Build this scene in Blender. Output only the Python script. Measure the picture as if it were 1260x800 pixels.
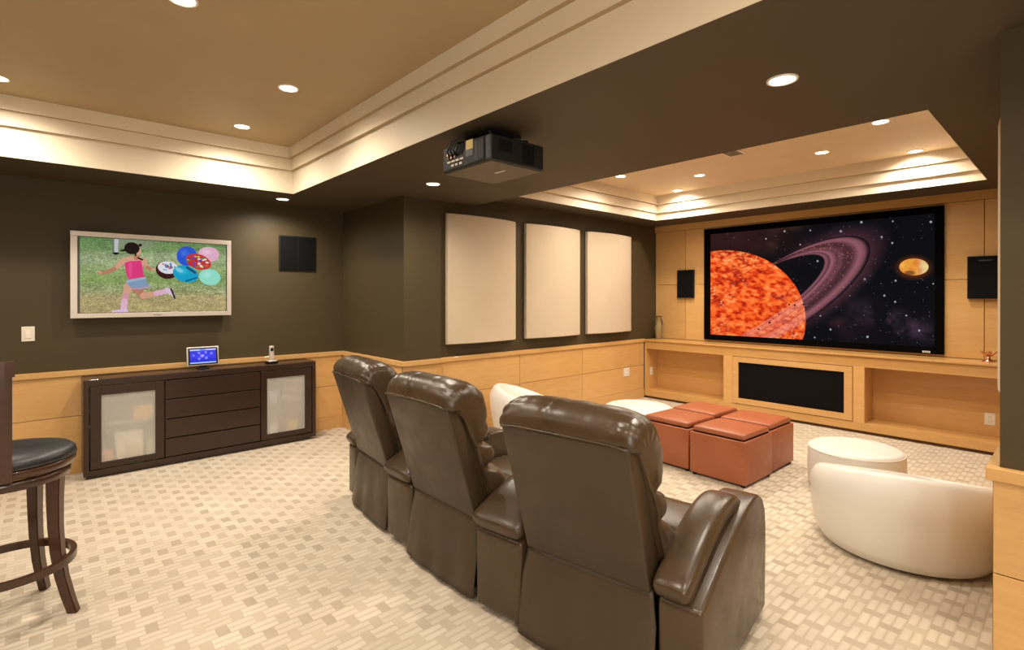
import bpy, bmesh, math, random
import numpy as np
from mathutils import Vector, Matrix, noise
random.seed(7)
for o in list(bpy.data.objects): bpy.data.objects.remove(o)
S = bpy.context.scene
COL = S.collection
PI = math.pi

# ---------------------------------------------------------------- camera
cd = bpy.data.cameras.new('camera'); cam = bpy.data.objects.new('camera', cd); COL.objects.link(cam)
cd.sensor_fit = 'HORIZONTAL'; cd.sensor_width = 36.0; cd.lens = 36.0*637.41/1260.0; cd.shift_y = -(400.0-366.48)/1260.0
cd.clip_start = 0.02; cd.clip_end = 100
yaw, pitch = math.radians(47.983), math.radians(-.124)
fw = Vector((math.cos(pitch)*math.cos(yaw), math.cos(pitch)*math.sin(yaw), math.sin(pitch)))
cam.rotation_mode = 'QUATERNION'; cam.rotation_quaternion = fw.to_track_quat('-Z', 'Y'); cam.location = (0, 0, 1.5)
S.camera = cam
# ---------------------------------------------------------------- world and exposure
w = bpy.data.worlds.new('world'); S.world = w; w.use_nodes = True
w.node_tree.nodes['Background'].inputs[0].default_value = (1.0, .86, .68, 1)
w.node_tree.nodes['Background'].inputs[1].default_value = 0.02
S.view_settings.view_transform = 'Standard'; S.view_settings.look = 'None'
S.view_settings.exposure = 0.30; S.view_settings.gamma = 1.0
LIGHT_COL = (1.0, .89, .75)
LAMP_W = 62.0

al = bpy.data.lights.new('rear_soft_light', 'AREA'); al.shape = 'DISK'; al.size = 1.3; al.energy = 50; al.color = (1.0, .90, .76)
ao = bpy.data.objects.new('rear_soft_light', al); COL.objects.link(ao); ao.location = (-.7, -1.6, 1.8)
ao.rotation_mode = 'QUATERNION'; ao.rotation_quaternion = (Vector((2.2, 3.4, 2.2))-ao.location).to_track_quat('-Z', 'Y')

# ---------------------------------------------------------------- materials
def s2l(c):
    return tuple(((x/255)/12.92 if x/255 <= .04045 else ((x/255+.055)/1.055)**2.4) for x in c)
def mat(name, col, rough=.5, metal=0.0, emit=0.0, spec=.5, coat=0.0):
    m = bpy.data.materials.new(name); m.use_nodes = True
    b = m.node_tree.nodes['Principled BSDF']
    b.inputs['Base Color'].default_value = (*col, 1); b.inputs['Roughness'].default_value = rough
    b.inputs['Metallic'].default_value = metal; b.inputs['Specular IOR Level'].default_value = spec
    b.inputs['Coat Weight'].default_value = coat
    if emit:
        b.inputs['Emission Color'].default_value = (*col, 1); b.inputs['Emission Strength'].default_value = emit
    return m
class NT:
    def __init__(s, m): s.t = m.node_tree; s.b = s.t.nodes['Principled BSDF']
    def n(s, typ, **k):
        x = s.t.nodes.new(typ)
        for a, v in k.items(): setattr(x, a, v)
        return x
    def l(s, a, b): s.t.links.new(a, b)
    def m(s, op, a, b=None, c=None):
        x = s.n('ShaderNodeMath', operation=op)
        for i, v in enumerate((a, b, c)):
            if v is None: continue
            if isinstance(v, (int, float)): x.inputs[i].default_value = v
            else: s.l(v, x.inputs[i])
        return x.outputs[0]
    def mix(s, f, a, b, typ='MIX'):
        x = s.n('ShaderNodeMix', data_type='RGBA', blend_type=typ)
        if isinstance(f, (int, float)): x.inputs[0].default_value = f
        else: s.l(f, x.inputs[0])
        for i, v in ((6, a), (7, b)):
            if isinstance(v, tuple): x.inputs[i].default_value = (*v, 1)
            else: s.l(v, x.inputs[i])
        return x.outputs[2]
    def noise(s, scale, detail=3, vec=None, rough=.5, mapscale=None):
        x = s.n('ShaderNodeTexNoise'); x.inputs['Scale'].default_value = scale; x.inputs['Detail'].default_value = detail
        x.inputs['Roughness'].default_value = rough
        if vec is None: vec = s.n('ShaderNodeTexCoord').outputs['Object']
        if mapscale:
            mp = s.n('ShaderNodeMapping'); mp.inputs['Scale'].default_value = mapscale; s.l(vec, mp.inputs[0]); vec = mp.outputs[0]
        s.l(vec, x.inputs['Vector']); return x.outputs['Fac']
    def ramp(s, f, a, b, lo=.3, hi=.7):
        x = s.n('ShaderNodeMapRange'); x.inputs[1].default_value = lo; x.inputs[2].default_value = hi
        x.inputs[3].default_value = a; x.inputs[4].default_value = b; s.l(f, x.inputs[0]); return x.outputs[0]
    def bump(s, h, strength=.2, dist=.01):
        x = s.n('ShaderNodeBump'); x.inputs['Strength'].default_value = strength; x.inputs['Distance'].default_value = dist
        s.l(h, x.inputs['Height']); s.l(x.outputs[0], s.b.inputs['Normal']); return x
def paint(name, col, rough=.6, amt=.06):
    m = mat(name, col, rough, spec=.3); t = NT(m)
    t.l(t.mix(t.noise(3, 4), tuple(c*(1-amt) for c in col), tuple(min(1, c*(1+amt)) for c in col)), t.b.inputs['Base Color'])
    t.bump(t.noise(180, 2), .06, .002); return m
def wood(name, c1, c2, rough=.35, grain=(1.2, 1.2, 14), sc=3.0, coat=.2):
    m = mat(name, c1, rough, coat=coat); t = NT(m)
    oi = t.n('ShaderNodeObjectInfo'); tc = t.n('ShaderNodeTexCoord')
    add = t.n('ShaderNodeVectorMath', operation='ADD'); sc_ = t.n('ShaderNodeVectorMath', operation='SCALE')
    cmb = t.n('ShaderNodeCombineXYZ'); 
    for i in range(3): t.l(oi.outputs['Random'], cmb.inputs[i])
    t.l(cmb.outputs[0], sc_.inputs[0]); sc_.inputs['Scale'].default_value = 17.0
    t.l(tc.outputs['Object'], add.inputs[0]); t.l(sc_.outputs[0], add.inputs[1])
    n1 = t.noise(sc, 5, add.outputs[0], .6, grain)
    n2 = t.noise(1.3, 2, add.outputs[0])
    f = t.m('ADD', t.m('MULTIPLY', t.ramp(n1, 0, 1), .6), t.m('MULTIPLY', t.ramp(n2, 0, 1), .4))
    c = t.mix(f, c1, c2)
    hsv = t.n('ShaderNodeHueSaturation'); t.l(c, hsv.inputs['Color']); t.l(t.ramp(oi.outputs['Random'], .93, 1.07, 0, 1), hsv.inputs['Value'])
    t.l(hsv.outputs[0], t.b.inputs['Base Color']); t.bump(n1, .04, .002); return m
def leather(name, c1, c2, rough=.33, pore=260, bs=.12):
    m = mat(name, c1, rough, spec=.5); t = NT(m)
    t.l(t.mix(t.ramp(t.noise(4, 4), 0, 1), c1, c2), t.b.inputs['Base Color'])
    v = t.n('ShaderNodeTexVoronoi'); v.inputs['Scale'].default_value = pore
    t.l(t.n('ShaderNodeTexCoord').outputs['Object'], v.inputs['Vector'])
    h = t.m('ADD', t.m('MULTIPLY', v.outputs['Distance'], .25), t.m('MULTIPLY', t.noise(9, 3), 1.1))
    t.bump(h, bs, .01)
    t.l(t.ramp(t.noise(9, 3), rough-.05, rough+.08), t.b.inputs['Roughness']); return m

M = {}
M['olive'] = paint('olive_paint', (.064, .0465, .021), .55)
M['olive_ceiling'] = paint('olive_ceiling_paint', (.078, .058, .033), .6)
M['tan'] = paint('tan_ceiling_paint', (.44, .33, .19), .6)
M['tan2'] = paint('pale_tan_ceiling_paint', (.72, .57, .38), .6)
M['cream'] = paint('cream_trim_paint', (.80, .70, .54), .5)
M['maple'] = wood('maple_veneer', (.58, .32, .105), (.68, .41, .16), .32)
M['maple_front'] = wood('maple_veneer_horizontal', (.56, .30, .09), (.66, .385, .14), .3, (10, 1.2, 10) if False else (1.2, 1.2, 12))
M['maple_groove'] = mat('maple_groove_shadow_line', (.22, .10, .03), .6)
M['dark_wood'] = wood('espresso_wood', (.019, .0072, .004), (.034, .013, .007), .32, coat=.12)
M['stool_wood'] = wood('walnut_stained_wood', (.038, .014, .007), (.070, .026, .012), .3, coat=.3)
M['brown_leather'] = leather('brown_leather', (.052, .031, .015), (.072, .044, .022), .31, bs=.07)
M['brown_vinyl'] = leather('brown_leather_back', (.046, .029, .0145), (.058, .037, .019), .40, bs=.06)
M['rust_leather'] = leather('rust_brown_leather', (.325, .092, .035), (.385, .115, .046), .38, bs=.05)
M['black_leather'] = leather('black_leather', (.012, .012, .013), (.016, .016, .018), .38, bs=.05)
M['white_leather'] = leather('white_leather', (.74, .70, .63), (.78, .74, .67), .42, bs=.04)
M['black'] = mat('black_plastic', (.006, .006, .006), .5, spec=.3)
M['matte_black'] = mat('black_velvet', (.002, .002, .002), .9, spec=.03)
M['grille'] = mat('black_grille_cloth', (.005, .0045, .005), .85, spec=.1)
t = NT(M['grille']); t.bump(t.noise(400, 1), .3, .002)
M['grey_plastic'] = mat('grey_plastic', (.05, .05, .045), .4)
M['silver'] = mat('silver_plastic', (.62, .56, .50), .35, .35)
M['white_plastic'] = mat('white_plastic', (.78, .72, .62), .4)
M['fabric'] = paint('cream_acoustic_fabric', (.58, .47, .335), .85)
t = NT(M['fabric']); t.bump(t.noise(500, 1), .15, .002)
M['chrome'] = mat('chrome', (.7, .68, .64), .15, 1.0)
M['copper'] = mat('rose_copper', (.75, .42, .28), .25, 1.0)
M['lamp'] = mat('lamp_glow', (1.0, .90, .74), .5, emit=14.0)
M['lamp_trim'] = mat('lamp_trim_white', (.85, .78, .66), .4)
M['amber_glass'] = mat('amber_glass', (.55, .42, .18), .12, spec=.6)
M['amber_glass'].node_tree.nodes['Principled BSDF'].inputs['Transmission Weight'].default_value = .55
def frosted():
    m = mat('frosted_glass', (.92, .90, .86), .58); b = m.node_tree.nodes['Principled BSDF']
    b.inputs['Transmission Weight'].default_value = .70; b.inputs['IOR'].default_value = 1.12
    return m
M['frosted'] = frosted()
def carpet():
    m = mat('woven_block_carpet', (.6, .5, .38), .95, spec=.1); t = NT(m)
    tc = t.n('ShaderNodeTexCoord'); sx = t.n('ShaderNodeSeparateXYZ'); 
    # small wobble so the weave is not perfectly straight
    wb = t.n('ShaderNodeTexNoise'); wb.inputs['Scale'].default_value = 9; t.l(tc.outputs['Object'], wb.inputs['Vector'])
    vm = t.n('ShaderNodeVectorMath', operation='MULTIPLY_ADD'); t.l(wb.outputs['Color'], vm.inputs[0]); vm.inputs[1].default_value = (.012, .012, 0); t.l(tc.outputs['Object'], vm.inputs[2])
    t.l(vm.outputs[0], sx.inputs[0]); X, Y = sx.outputs[0], sx.outputs[1]
    v = t.m('DIVIDE', Y, .080); vi = t.m('FLOOR', v)
    par = t.m('MODULO', t.m('ADD', vi, 1000), 2)
    u = t.m('ADD', t.m('DIVIDE', X, .155), t.m('MULTIPLY', par, .5)); ui = t.m('FLOOR', u)
    fu = t.m('FRACT', u); fv = t.m('FRACT', v)
    gap = t.m('GREATER_THAN', fu, .68)                       # the short darker cross blocks
    cmb = t.n('ShaderNodeCombineXYZ'); t.l(ui, cmb.inputs[0]); t.l(vi, cmb.inputs[1]); t.l(gap, cmb.inputs[2])
    wn = t.n('ShaderNodeTexWhiteNoise'); t.l(cmb.outputs[0], wn.inputs['Vector'])
    rib = t.m('ABSOLUTE', t.m('SINE', t.m('MULTIPLY', fv, PI*2)))
    ribx = t.m('ABSOLUTE', t.m('SINE', t.m('MULTIPLY', fu, PI*8)))
    rows = t.m('MULTIPLY', t.m('SUBTRACT', 1, gap), t.m('POWER', t.m('SUBTRACT', 1, rib), 2.0))
    light = t.mix(wn.outputs['Value'], (.61, .535, .42), (.70, .62, .50))
    dark = t.mix(wn.outputs['Value'], (.43, .36, .27), (.57, .49, .375))
    c = t.mix(gap, light, dark)
    c = t.mix(t.m('MULTIPLY', rows, .62), c, (.42, .335, .235))
    big = t.ramp(t.noise(.9, 3), 0, 1, .35, .65)
    c = t.mix(t.m('MULTIPLY', big, .18), c, (.40, .31, .215))
    c = t.mix(t.m('MULTIPLY', t.noise(220, 2), .25), c, (.45, .36, .26))
    t.l(c, t.b.inputs['Base Color'])
    h = t.m('ADD', t.m('MULTIPLY', t.m('SUBTRACT', 1, rows), .8), t.m('ADD', t.m('MULTIPLY', gap, -.5), t.m('MULTIPLY', t.noise(300, 2), .4)))
    t.bump(h, .5, .006); return m
M['carpet'] = carpet()

# ---------------------------------------------------------------- mesh helpers
def obj(name, bm, m, parent=None, smooth=False, loc=None):
    me = bpy.data.meshes.new(name)
    if isinstance(bm, tuple): me.from_pydata(bm[0], [], bm[1])
    else:
        bmesh.ops.recalc_face_normals(bm, faces=bm.faces[:]); bm.to_mesh(me); bm.free()
    if smooth:
        for p in me.polygons: p.use_smooth = True
    mm = m if isinstance(m, (list, tuple)) else [m]
    for x in mm: me.materials.append(M[x] if isinstance(x, str) else x)
    o = bpy.data.objects.new(name, me); COL.objects.link(o)
    if parent: o.parent = parent
    if loc: o.location = loc
    return o
def bx(bm, x0, x1, y0, y1, z0, z1, bev=0, seg=2):
    g = bmesh.ops.create_cube(bm, size=1)['verts']
    for v in g:
        v.co = Vector(((x0+x1)/2+v.co.x*(x1-x0), (y0+y1)/2+v.co.y*(y1-y0), (z0+z1)/2+v.co.z*(z1-z0)))
    if bev:
        ed = list({e for v in g for e in v.link_edges})
        bmesh.ops.bevel(bm, geom=ed, offset=bev, segments=seg, affect='EDGES', profile=.5)
    return bm
def box(name, x0, x1, y0, y1, z0, z1, m, parent=None, bev=0, seg=2, smooth=False):
    bm = bmesh.new(); bx(bm, x0, x1, y0, y1, z0, z1, bev, seg); return obj(name, bm, m, parent, smooth)
def boxes(name, L, m, parent=None, bev=0):
    bm = bmesh.new()
    for b in L: bx(bm, *b, bev)
    return obj(name, bm, m, parent)
def lathe(bm, prof, n=32, c=(0, 0), cap=True):
    rings = []
    for r, z in prof:
        rings.append([bm.verts.new((c[0]+r*math.cos(2*PI*i/n), c[1]+r*math.sin(2*PI*i/n), z)) for i in range(n)])
    for a, b in zip(rings, rings[1:]):
        for i in range(n): bm.faces.new((a[i], a[(i+1) % n], b[(i+1) % n], b[i]))
    if cap:
        for r in (rings[0], rings[-1]): bm.faces.new(r)
    return bm
def tube(bm, pts, rad, n=8, closed=False, flat=1.0):
    pts = [Vector(p) for p in pts]; N = len(pts); rings = []
    rr = rad if isinstance(rad, (list, tuple)) else [rad]*N
    for i, p in enumerate(pts):
        a = pts[(i-1) % N] if (closed or i) else pts[0]; b = pts[(i+1) % N] if (closed or i < N-1) else pts[-1]
        d = (b-a).normalized(); up = Vector((0, 0, 1)) if abs(d.z) < .95 else Vector((1, 0, 0))
        s = d.cross(up).normalized(); u = s.cross(d)
        rings.append([bm.verts.new(p+s*math.cos(2*PI*k/n)*rr[i]*flat+u*math.sin(2*PI*k/n)*rr[i]) for k in range(n)])
    for i in range(N if closed else N-1):
        A, B = rings[i], rings[(i+1) % N]
        for k in range(n): bm.faces.new((A[k], A[(k+1) % n], B[(k+1) % n], B[k]))
    if not closed: bm.faces.new(rings[0]); bm.faces.new(rings[-1])
    return bm
def thing(name, label, cat, loc=(0, 0, 0), rz=0, group=None):
    o = bpy.data.objects.new(name, None); COL.objects.link(o); o.location = loc; o.rotation_euler = (0, 0, rz)
    o.empty_display_size = .1
    return tag(o, label, cat, group)
def tag(o, label, cat, group=None):
    o['label'] = label; o['category'] = cat
    if group: o['group'] = group
    return o
def struct(o, label, cat='wall'):
    o['kind'] = 'structure'; o['label'] = label; o['category'] = cat; return o
def dup(root, loc, rz, label):
    def cp(o, par):
        c = o.copy(); COL.objects.link(c)
        if par: c.parent = par
        for ch in kids.get(o.name, []): cp(ch, c)
        return c
    kids = {}
    for o in COL.objects:
        if o.parent: kids.setdefault(o.parent.name, []).append(o)
    r = cp(root, None); r.location = loc; r.rotation_euler = (0, 0, rz); r['label'] = label; return r

# ================================================================ ROOM
ZS = 2.47; ZT = 2.565; ZC1 = 2.885; ZC2 = 2.89; YL = 5.76; YT = 4.43; XF = 6.96; YR = .213; XJ = 2.562; YJ = 4.40; XC = 6.62; XK = 2.992
XB, YB = -3.6, -3.2
struct(box('floor', XB-.1, 7.1, YB-.1, 6.0, -.1, 0, 'carpet'), 'beige basket weave carpet covering the whole floor', 'floor')
wl = struct(box('wall_left', XB, XJ, YL, YL+.12, 0, 3.0, 'olive'), 'dark olive wall behind the television above maple wainscot')
wj = struct(box('wall_left_return', XJ, XK, YJ, YL+.12, 0, 3.0, 'olive'), 'dark olive projecting wall corner between television wall and cream panels')
wt = struct(box('wall_left_theatre', XK, 7.1, YT, YT+.12, 0, 3.0, 'olive'), 'dark olive wall carrying three cream acoustic panels')
wf = struct(box('wall_front', XF+.012, XF+.14, YR-.1, YT, 0, 3.0, 'maple_groove'), 'maple panelled wall behind the projection screen')
wr = struct(box('wall_right', 2.61, XF+.12, YR-.14, YR, 0, 3.0, 'olive'), 'dark olive wall along right side of the theatre')
we = struct(box('wall_right_end', 2.60, 2.72, YB, YR, 0, 3.0, 'olive'), 'dark olive wall end at right edge above maple wainscot')
struct(box('wall_rear', XB-.12, XB, YB, YL, 0, 3.0, 'olive'), 'dark olive wall behind the viewer')
struct(box('wall_entry', XB, 2.60, YB-.12, YB, 0, 3.0, 'olive'), 'dark olive wall on the entry side')

# ceilings: trays, soffits, the dropped beam
T1 = (-3.0, 1.741, -2.6, 5.019)          # left tray opening
T2 = (3.70, 6.363, .612, 4.045)            # theatre tray opening
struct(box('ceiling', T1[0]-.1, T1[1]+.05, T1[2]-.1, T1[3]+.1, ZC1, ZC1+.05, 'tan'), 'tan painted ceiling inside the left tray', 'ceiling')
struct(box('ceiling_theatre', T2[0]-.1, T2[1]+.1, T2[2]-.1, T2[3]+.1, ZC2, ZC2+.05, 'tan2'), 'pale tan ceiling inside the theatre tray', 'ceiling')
struct(boxes('ceiling_soffit', [(XB, T1[0], YB, YL, ZS, 2.98), (T1[0], T1[1], T1[3]+.004, YL, ZS, 2.98), (T1[0], T1[1], YB, T1[2], ZS, 2.98)], 'olive_ceiling'),
       'dark brown dropped soffit bordering the left tray', 'ceiling')
struct(boxes('ceiling_beam', [(T1[1]+.004, 3.405, YB, YL, ZS, 2.98)], 'olive_ceiling'),
       'wide dark brown dropped beam carrying the projector', 'ceiling')
struct(boxes('ceiling_theatre_soffit', [(3.405, T2[0], YR-.1, YT+.1, ZT, 2.98), (T2[1]+.004, XF+.1, YR-.1, YT+.1, ZT, 2.98),
       (T2[0], T2[1]+.004, T2[3]+.004, YT+.1, ZT, 2.98), (T2[0], T2[1]+.004, YR-.1, T2[2]-.004, ZT, 2.98)], 'olive_ceiling'),
       'dark brown soffit framing the theatre tray', 'ceiling')
def ring(bm, r, inn, out, z0, z1):
    x0, x1, y0, y1 = r
    def loop(d, z): return [bm.verts.new(p) for p in ((x0+d, y0+d, z), (x1-d, y0+d, z), (x1-d, y1-d, z), (x0+d, y1-d, z))]
    A, B, C_, D = loop(inn, z0), loop(inn, z1), loop(-out, z1), loop(-out, z0)
    for n_, (P, Q) in enumerate(((A, B), (B, C_), (C_, D), (D, A))):
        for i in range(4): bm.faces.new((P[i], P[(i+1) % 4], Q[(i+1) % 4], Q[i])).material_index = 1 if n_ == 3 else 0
def tray_trim(idx, r, steps, label):
    t_ = None
    for k, (ins, z0, z1) in enumerate(steps):
        bm = bmesh.new(); ring(bm, r, ins, 0.003, z0, z1)
        if k == 0: t_ = struct(obj('trim_%d' % idx, bm, ['cream', 'cream']), label, 'trim')
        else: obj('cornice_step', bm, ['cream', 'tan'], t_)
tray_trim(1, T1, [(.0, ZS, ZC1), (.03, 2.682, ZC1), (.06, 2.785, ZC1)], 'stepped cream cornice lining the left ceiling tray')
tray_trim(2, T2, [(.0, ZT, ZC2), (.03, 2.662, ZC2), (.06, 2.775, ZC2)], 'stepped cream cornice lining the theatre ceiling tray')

# wainscot: axis-aligned runs; panels are children of their wall
def run(wall, axis, face, sgn, a0, a1, seams, tn, side, labels, zs=(.14, .487, .828), e0=0, e1=0, r0=0, r1=0):
    """axis 'x': wall face at y=face, panels stick out in sgn*y; axis 'y' likewise for x."""
    def bb(name, p0, p1, d0, d1, z0, z1, m, par, bev=0):
        lo, hi = sorted((face+sgn*d0, face+sgn*d1))
        if axis == 'x': return box(name, p0, p1, lo, hi, z0, z1, m, par, bev)
        return box(name, lo, hi, p0, p1, z0, z1, m, par, bev)
    bb('backing_board', a0-e0, a1+e1, 0, .006, .0, .84, 'maple_groove', wall)
    cuts = [a0-e0]+seams+[a1+e1]; g = .0022
    for p, q in zip(cuts, cuts[1:]):
        for z0, z1 in zip(zs, zs[1:]): bb('wood_panel', p+g, q-g, .004, .018, z0+g, z1-g, 'maple', wall, .0012)
    struct(bb('baseboard_'+side, a0-e0, a1+e1, 0, .024, 0, .14, 'maple', None, .002), labels[0], 'baseboard')
    struct(bb('trim_%d' % tn, a0-r0, a1+r1, 0, .036, .828, .876, 'maple', None, .004), labels[1], 'trim')
run(wl, 'x', YL, -1, XB, XJ-.02, [-2.2, -.95, .24, 1.42], 3, 'left', ('maple baseboard under the television wall', 'maple chair rail along the television wall'))
run(wj, 'y', XJ, -1, YJ, YL, [5.2], 4, 'left_return', ('maple baseboard on the short return wall', 'maple chair rail on the short return wall'), e0=.004)
run(wj, 'x', YJ, -1, XJ, XK, [], 5, 'left_corner', ('maple baseboard on the projecting wall corner', 'maple chair rail on the projecting wall corner'), e0=.018, r0=.036)
run(wt, 'x', YT, -1, XK, XC, [4.098, 5.214, 6.50], 6, 'theatre', ('maple baseboard below the cream acoustic panels', 'maple chair rail below the cream acoustic panels'))
run(wr, 'x', YR, 1, 2.60, XC, [3.9, 5.2], 7, 'right', ('maple baseboard along the right theatre wall', 'maple chair rail along the right theatre wall'))
run(we, 'y', 2.60, -1, YB, YR, [-1.0, -2.1], 8, 'right_end', ('maple baseboard at the right wall end', 'maple chair rail capping the right wall end'), e1=.018, r1=.036)

# upper maple panels on the screen wall
ys = [YR, .685, 2.32, 3.934, YT]; zs = [.87, 1.676, 2.472]
for a, b in zip(ys, ys[1:]):
    for c, d in zip(zs, zs[1:]): box('wood_panel', XF, XF+.014, a+.003, b-.003, c+.003, d-.003, 'maple', wf, .0015)
struct(box('trim_9', XF-.022, XF+.02, YR, YT, 2.474, ZT, 'maple_front', None, .002), 'maple header strip above the projection screen', 'trim')

# ================================================================ BUILT-IN MEDIA CONSOLE
mc = thing('media_console', 'long built-in maple console with open shelves and black centre grille under the screen', 'cabinet', (XC, 2.36, 0))
def P(name, x0, x1, y0, y1, z0, z1, m, bev=.0015, par=mc):
    return box(name, x0-XC, x1-XC, y0-2.36, y1-2.36, z0, z1, m, par, bev)
G = .001; XD = XC+.04; YA, YZ = YR+.04, YT-.03; ZO0, ZO1 = .122, .731
P('countertop', XC-.02, XF-G, YA, YZ, .845, .868, 'maple_front', .003)
P('top_rail', XC, XD, YA, YZ, ZO1, .845, 'maple_front')
P('bottom_rail', XC, XD, YA, YZ, .035, ZO0, 'maple_front')
for a, b in ((3.075, 3.196), (1.62, 1.728), (YZ-.02, YZ), (YA, YA+.03)): P('stile', XC, XD, a, b, ZO0, ZO1, 'maple')
bm = bmesh.new()
for b in ((1.732, 3.071, .659, .725), (1.732, 3.071, .128, .198), (1.732, 1.812, .198, .659), (2.998, 3.071, .198, .659)):
    bx(bm, -.008, .03, b[0]-2.36, b[1]-2.36, b[2], b[3], .0015)
obj('grille_frame', bm, 'maple', mc)
P('speaker_grille', XC+.005, XC+.025, 1.812, 2.998, .198, .659, 'grille')
P('shelf_floor', XD, XF-G, 3.196, YZ, ZO0-.025, ZO0, 'maple_front'); P('shelf_floor', XD, XF-G, YA, 1.62, ZO0-.025, ZO0, 'maple_front')
P('back_panel', XF-.03, XF-G, 3.196, YZ, ZO0, .845, 'maple_front'); P('back_panel', XF-.03, XF-G, YA, 1.62, ZO0, .845, 'maple_front')
for a, b in ((YZ-.02, YZ), (3.171, 3.196), (1.62, 1.645), (YA, YA+.03)): P('side_panel', XD, XF-.03, a, b, ZO0, .845, 'maple')
P('toe_kick', XC+.05, XC+.07, YA, YZ, 0, .035, 'maple_groove')

# ================================================================ picture helpers (flat pictures shown on the two screens)
def homog(src, dst):
    A = []; B = []
    for (x, y), (u, v) in zip(src, dst):
        A.append([x, y, 1, 0, 0, 0, -u*x, -u*y]); B.append(u); A.append([0, 0, 0, x, y, 1, -v*x, -v*y]); B.append(v)
    h = np.linalg.solve(np.array(A, float), np.array(B, float)); return np.append(h, 1).reshape(3, 3)
def vnoise(x, y, seed=0):
    rs = np.random.RandomState(seed); T = rs.rand(256, 256)
    xi = np.floor(x).astype(int); yi = np.floor(y).astype(int); fx = x-xi; fy = y-yi
    fx = fx*fx*(3-2*fx); fy = fy*fy*(3-2*fy); g = lambda a, b: T[a % 256, b % 256]
    return (g(xi, yi)*(1-fx)+g(xi+1, yi)*fx)*(1-fy)+(g(xi, yi+1)*(1-fx)+g(xi+1, yi+1)*fx)*fy
def fbm(x, y, o=4, seed=0): return sum(vnoise(x*2**k, y*2**k, seed+k)*.5**k for k in range(o))/sum(.5**k for k in range(o))
class Canvas:
    def __init__(s, n, m, corners):
        H = homog([(0, 0), (1, 0), (1, 1), (0, 1)], corners)
        S_, T_ = np.meshgrid((np.arange(n)+.5)/n, (np.arange(m)+.5)/m)
        w_ = H[2, 0]*S_+H[2, 1]*T_+H[2, 2]; s.x = (H[0, 0]*S_+H[0, 1]*T_+H[0, 2])/w_; s.y = (H[1, 0]*S_+H[1, 1]*T_+H[1, 2])/w_
        s.c = np.zeros((m, n, 3)); s.n = n; s.m = m
    def put(s, mask, col):
        mask = np.clip(mask, 0, 1)[..., None]; col = np.array(col, float); s.c = s.c*(1-mask)+col*mask
    def ell(s, cx, cy, a, b, t=0, soft=1.5):
        dx = s.x-cx; dy = s.y-cy; u = dx*math.cos(t)+dy*math.sin(t); v = -dx*math.sin(t)+dy*math.cos(t)
        r = np.sqrt((u/a)**2+(v/b)**2); return np.clip((1-r)*min(a, b)/soft+.5, 0, 1)
    def poly(s, P_):
        m_ = np.zeros(s.x.shape, bool); n = len(P_)
        for i in range(n):
            x1, y1 = P_[i]; x2, y2 = P_[(i+1) % n]
            if y1 == y2: continue
            c = ((y1 > s.y) != (y2 > s.y)) & (s.x < (x2-x1)*(s.y-y1)/(y2-y1)+x1); m_ ^= c
        return m_.astype(float)
    def cap(s, x1, y1, x2, y2, r1, r2, soft=2):
        dx, dy = x2-x1, y2-y1; t = np.clip(((s.x-x1)*dx+(s.y-y1)*dy)/(dx*dx+dy*dy), 0, 1)
        d = np.hypot(s.x-x1-t*dx, s.y-y1-t*dy); return np.clip((r1+(r2-r1)*t-d)/soft+.5, 0, 1)
    def build(s, name, m, parent, fn):
        n, mm = s.n, s.m; S_, T_ = np.meshgrid(np.arange(n+1)/n, np.arange(mm+1)/mm)
        V = fn(S_.ravel(), T_.ravel()); me = bpy.data.meshes.new(name)
        i = (np.arange(mm)[:, None]*(n+1)+np.arange(n)[None]).ravel(); F = np.stack([i, i+n+1, i+n+2, i+1], 1)
        me.vertices.add(len(V)); me.vertices.foreach_set('co', V.ravel().astype(np.float32))
        me.loops.add(F.size); me.loops.foreach_set('vertex_index', F.ravel().astype(np.int32))
        me.polygons.add(len(F)); me.polygons.foreach_set('loop_start', np.arange(0, F.size, 4, dtype=np.int32)); me.polygons.foreach_set('loop_total', np.full(len(F), 4, np.int32))
        me.update(); at = me.color_attributes.new('picture', 'FLOAT_COLOR', 'CORNER')
        c = np.clip(s.c, 0, 1); c = np.where(c <= .04045, c/12.92, ((c+.055)/1.055)**2.4)
        cc = np.concatenate([c.reshape(-1, 3), np.ones((n*mm, 1))], 1); cc = np.repeat(cc, 4, axis=0)
        at.data.foreach_set('color', cc.ravel().astype(np.float32)); me.materials.append(m)
        o = bpy.data.objects.new(name, me); COL.objects.link(o); o.parent = parent; return o
def screen_mat(name, strength):
    m = mat(name, (.001, .001, .001), .8, spec=0); t = NT(m); a = t.n('ShaderNodeAttribute'); a.attribute_name = 'picture'
    t.l(a.outputs['Color'], t.b.inputs['Emission Color']); t.b.inputs['Emission Strength'].default_value = strength; return m
def C8(*c): return tuple(v/255 for v in c)

# ---- projection screen
k = 6.925/7.12
y0, y1, z0, z1 = 1.022*k, 3.731*k, 1.5-(1.5-.879)*k, 1.5+(2.477-1.5)*k
py0, py1, pz0, pz1 = 1.10*k, 3.634*k, 1.5-(1.5-.955)*k, 1.5+(2.398-1.5)*k
ps = thing('projection_screen', 'wide black framed projection screen showing an orange planet with pink rings', 'screen', (6.93, 2.37, z0))
fm = bmesh.new()
for b in ((y0, y1, z0, pz0), (y0, y1, pz1, z1), (y0, py0, pz0, pz1), (py1, y1, pz0, pz1)):
    bx(fm, -.005, .03, b[0]-2.37, b[1]-2.37, b[2]-z0, b[3]-z0, .002)
obj('screen_frame', fm, 'matte_black', ps)
cv = Canvas(620, 350, [(57, 160), (1172, 60), (1168, 722), (55, 662)])
x, y = cv.x, cv.y
n1 = fbm(x/90, y/60, 5, 3); n2 = fbm(x/150+5, y/110, 4, 11)
base = np.zeros(x.shape+(3,)); base[:] = C8(13, 13, 18)
cv.c = base
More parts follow.
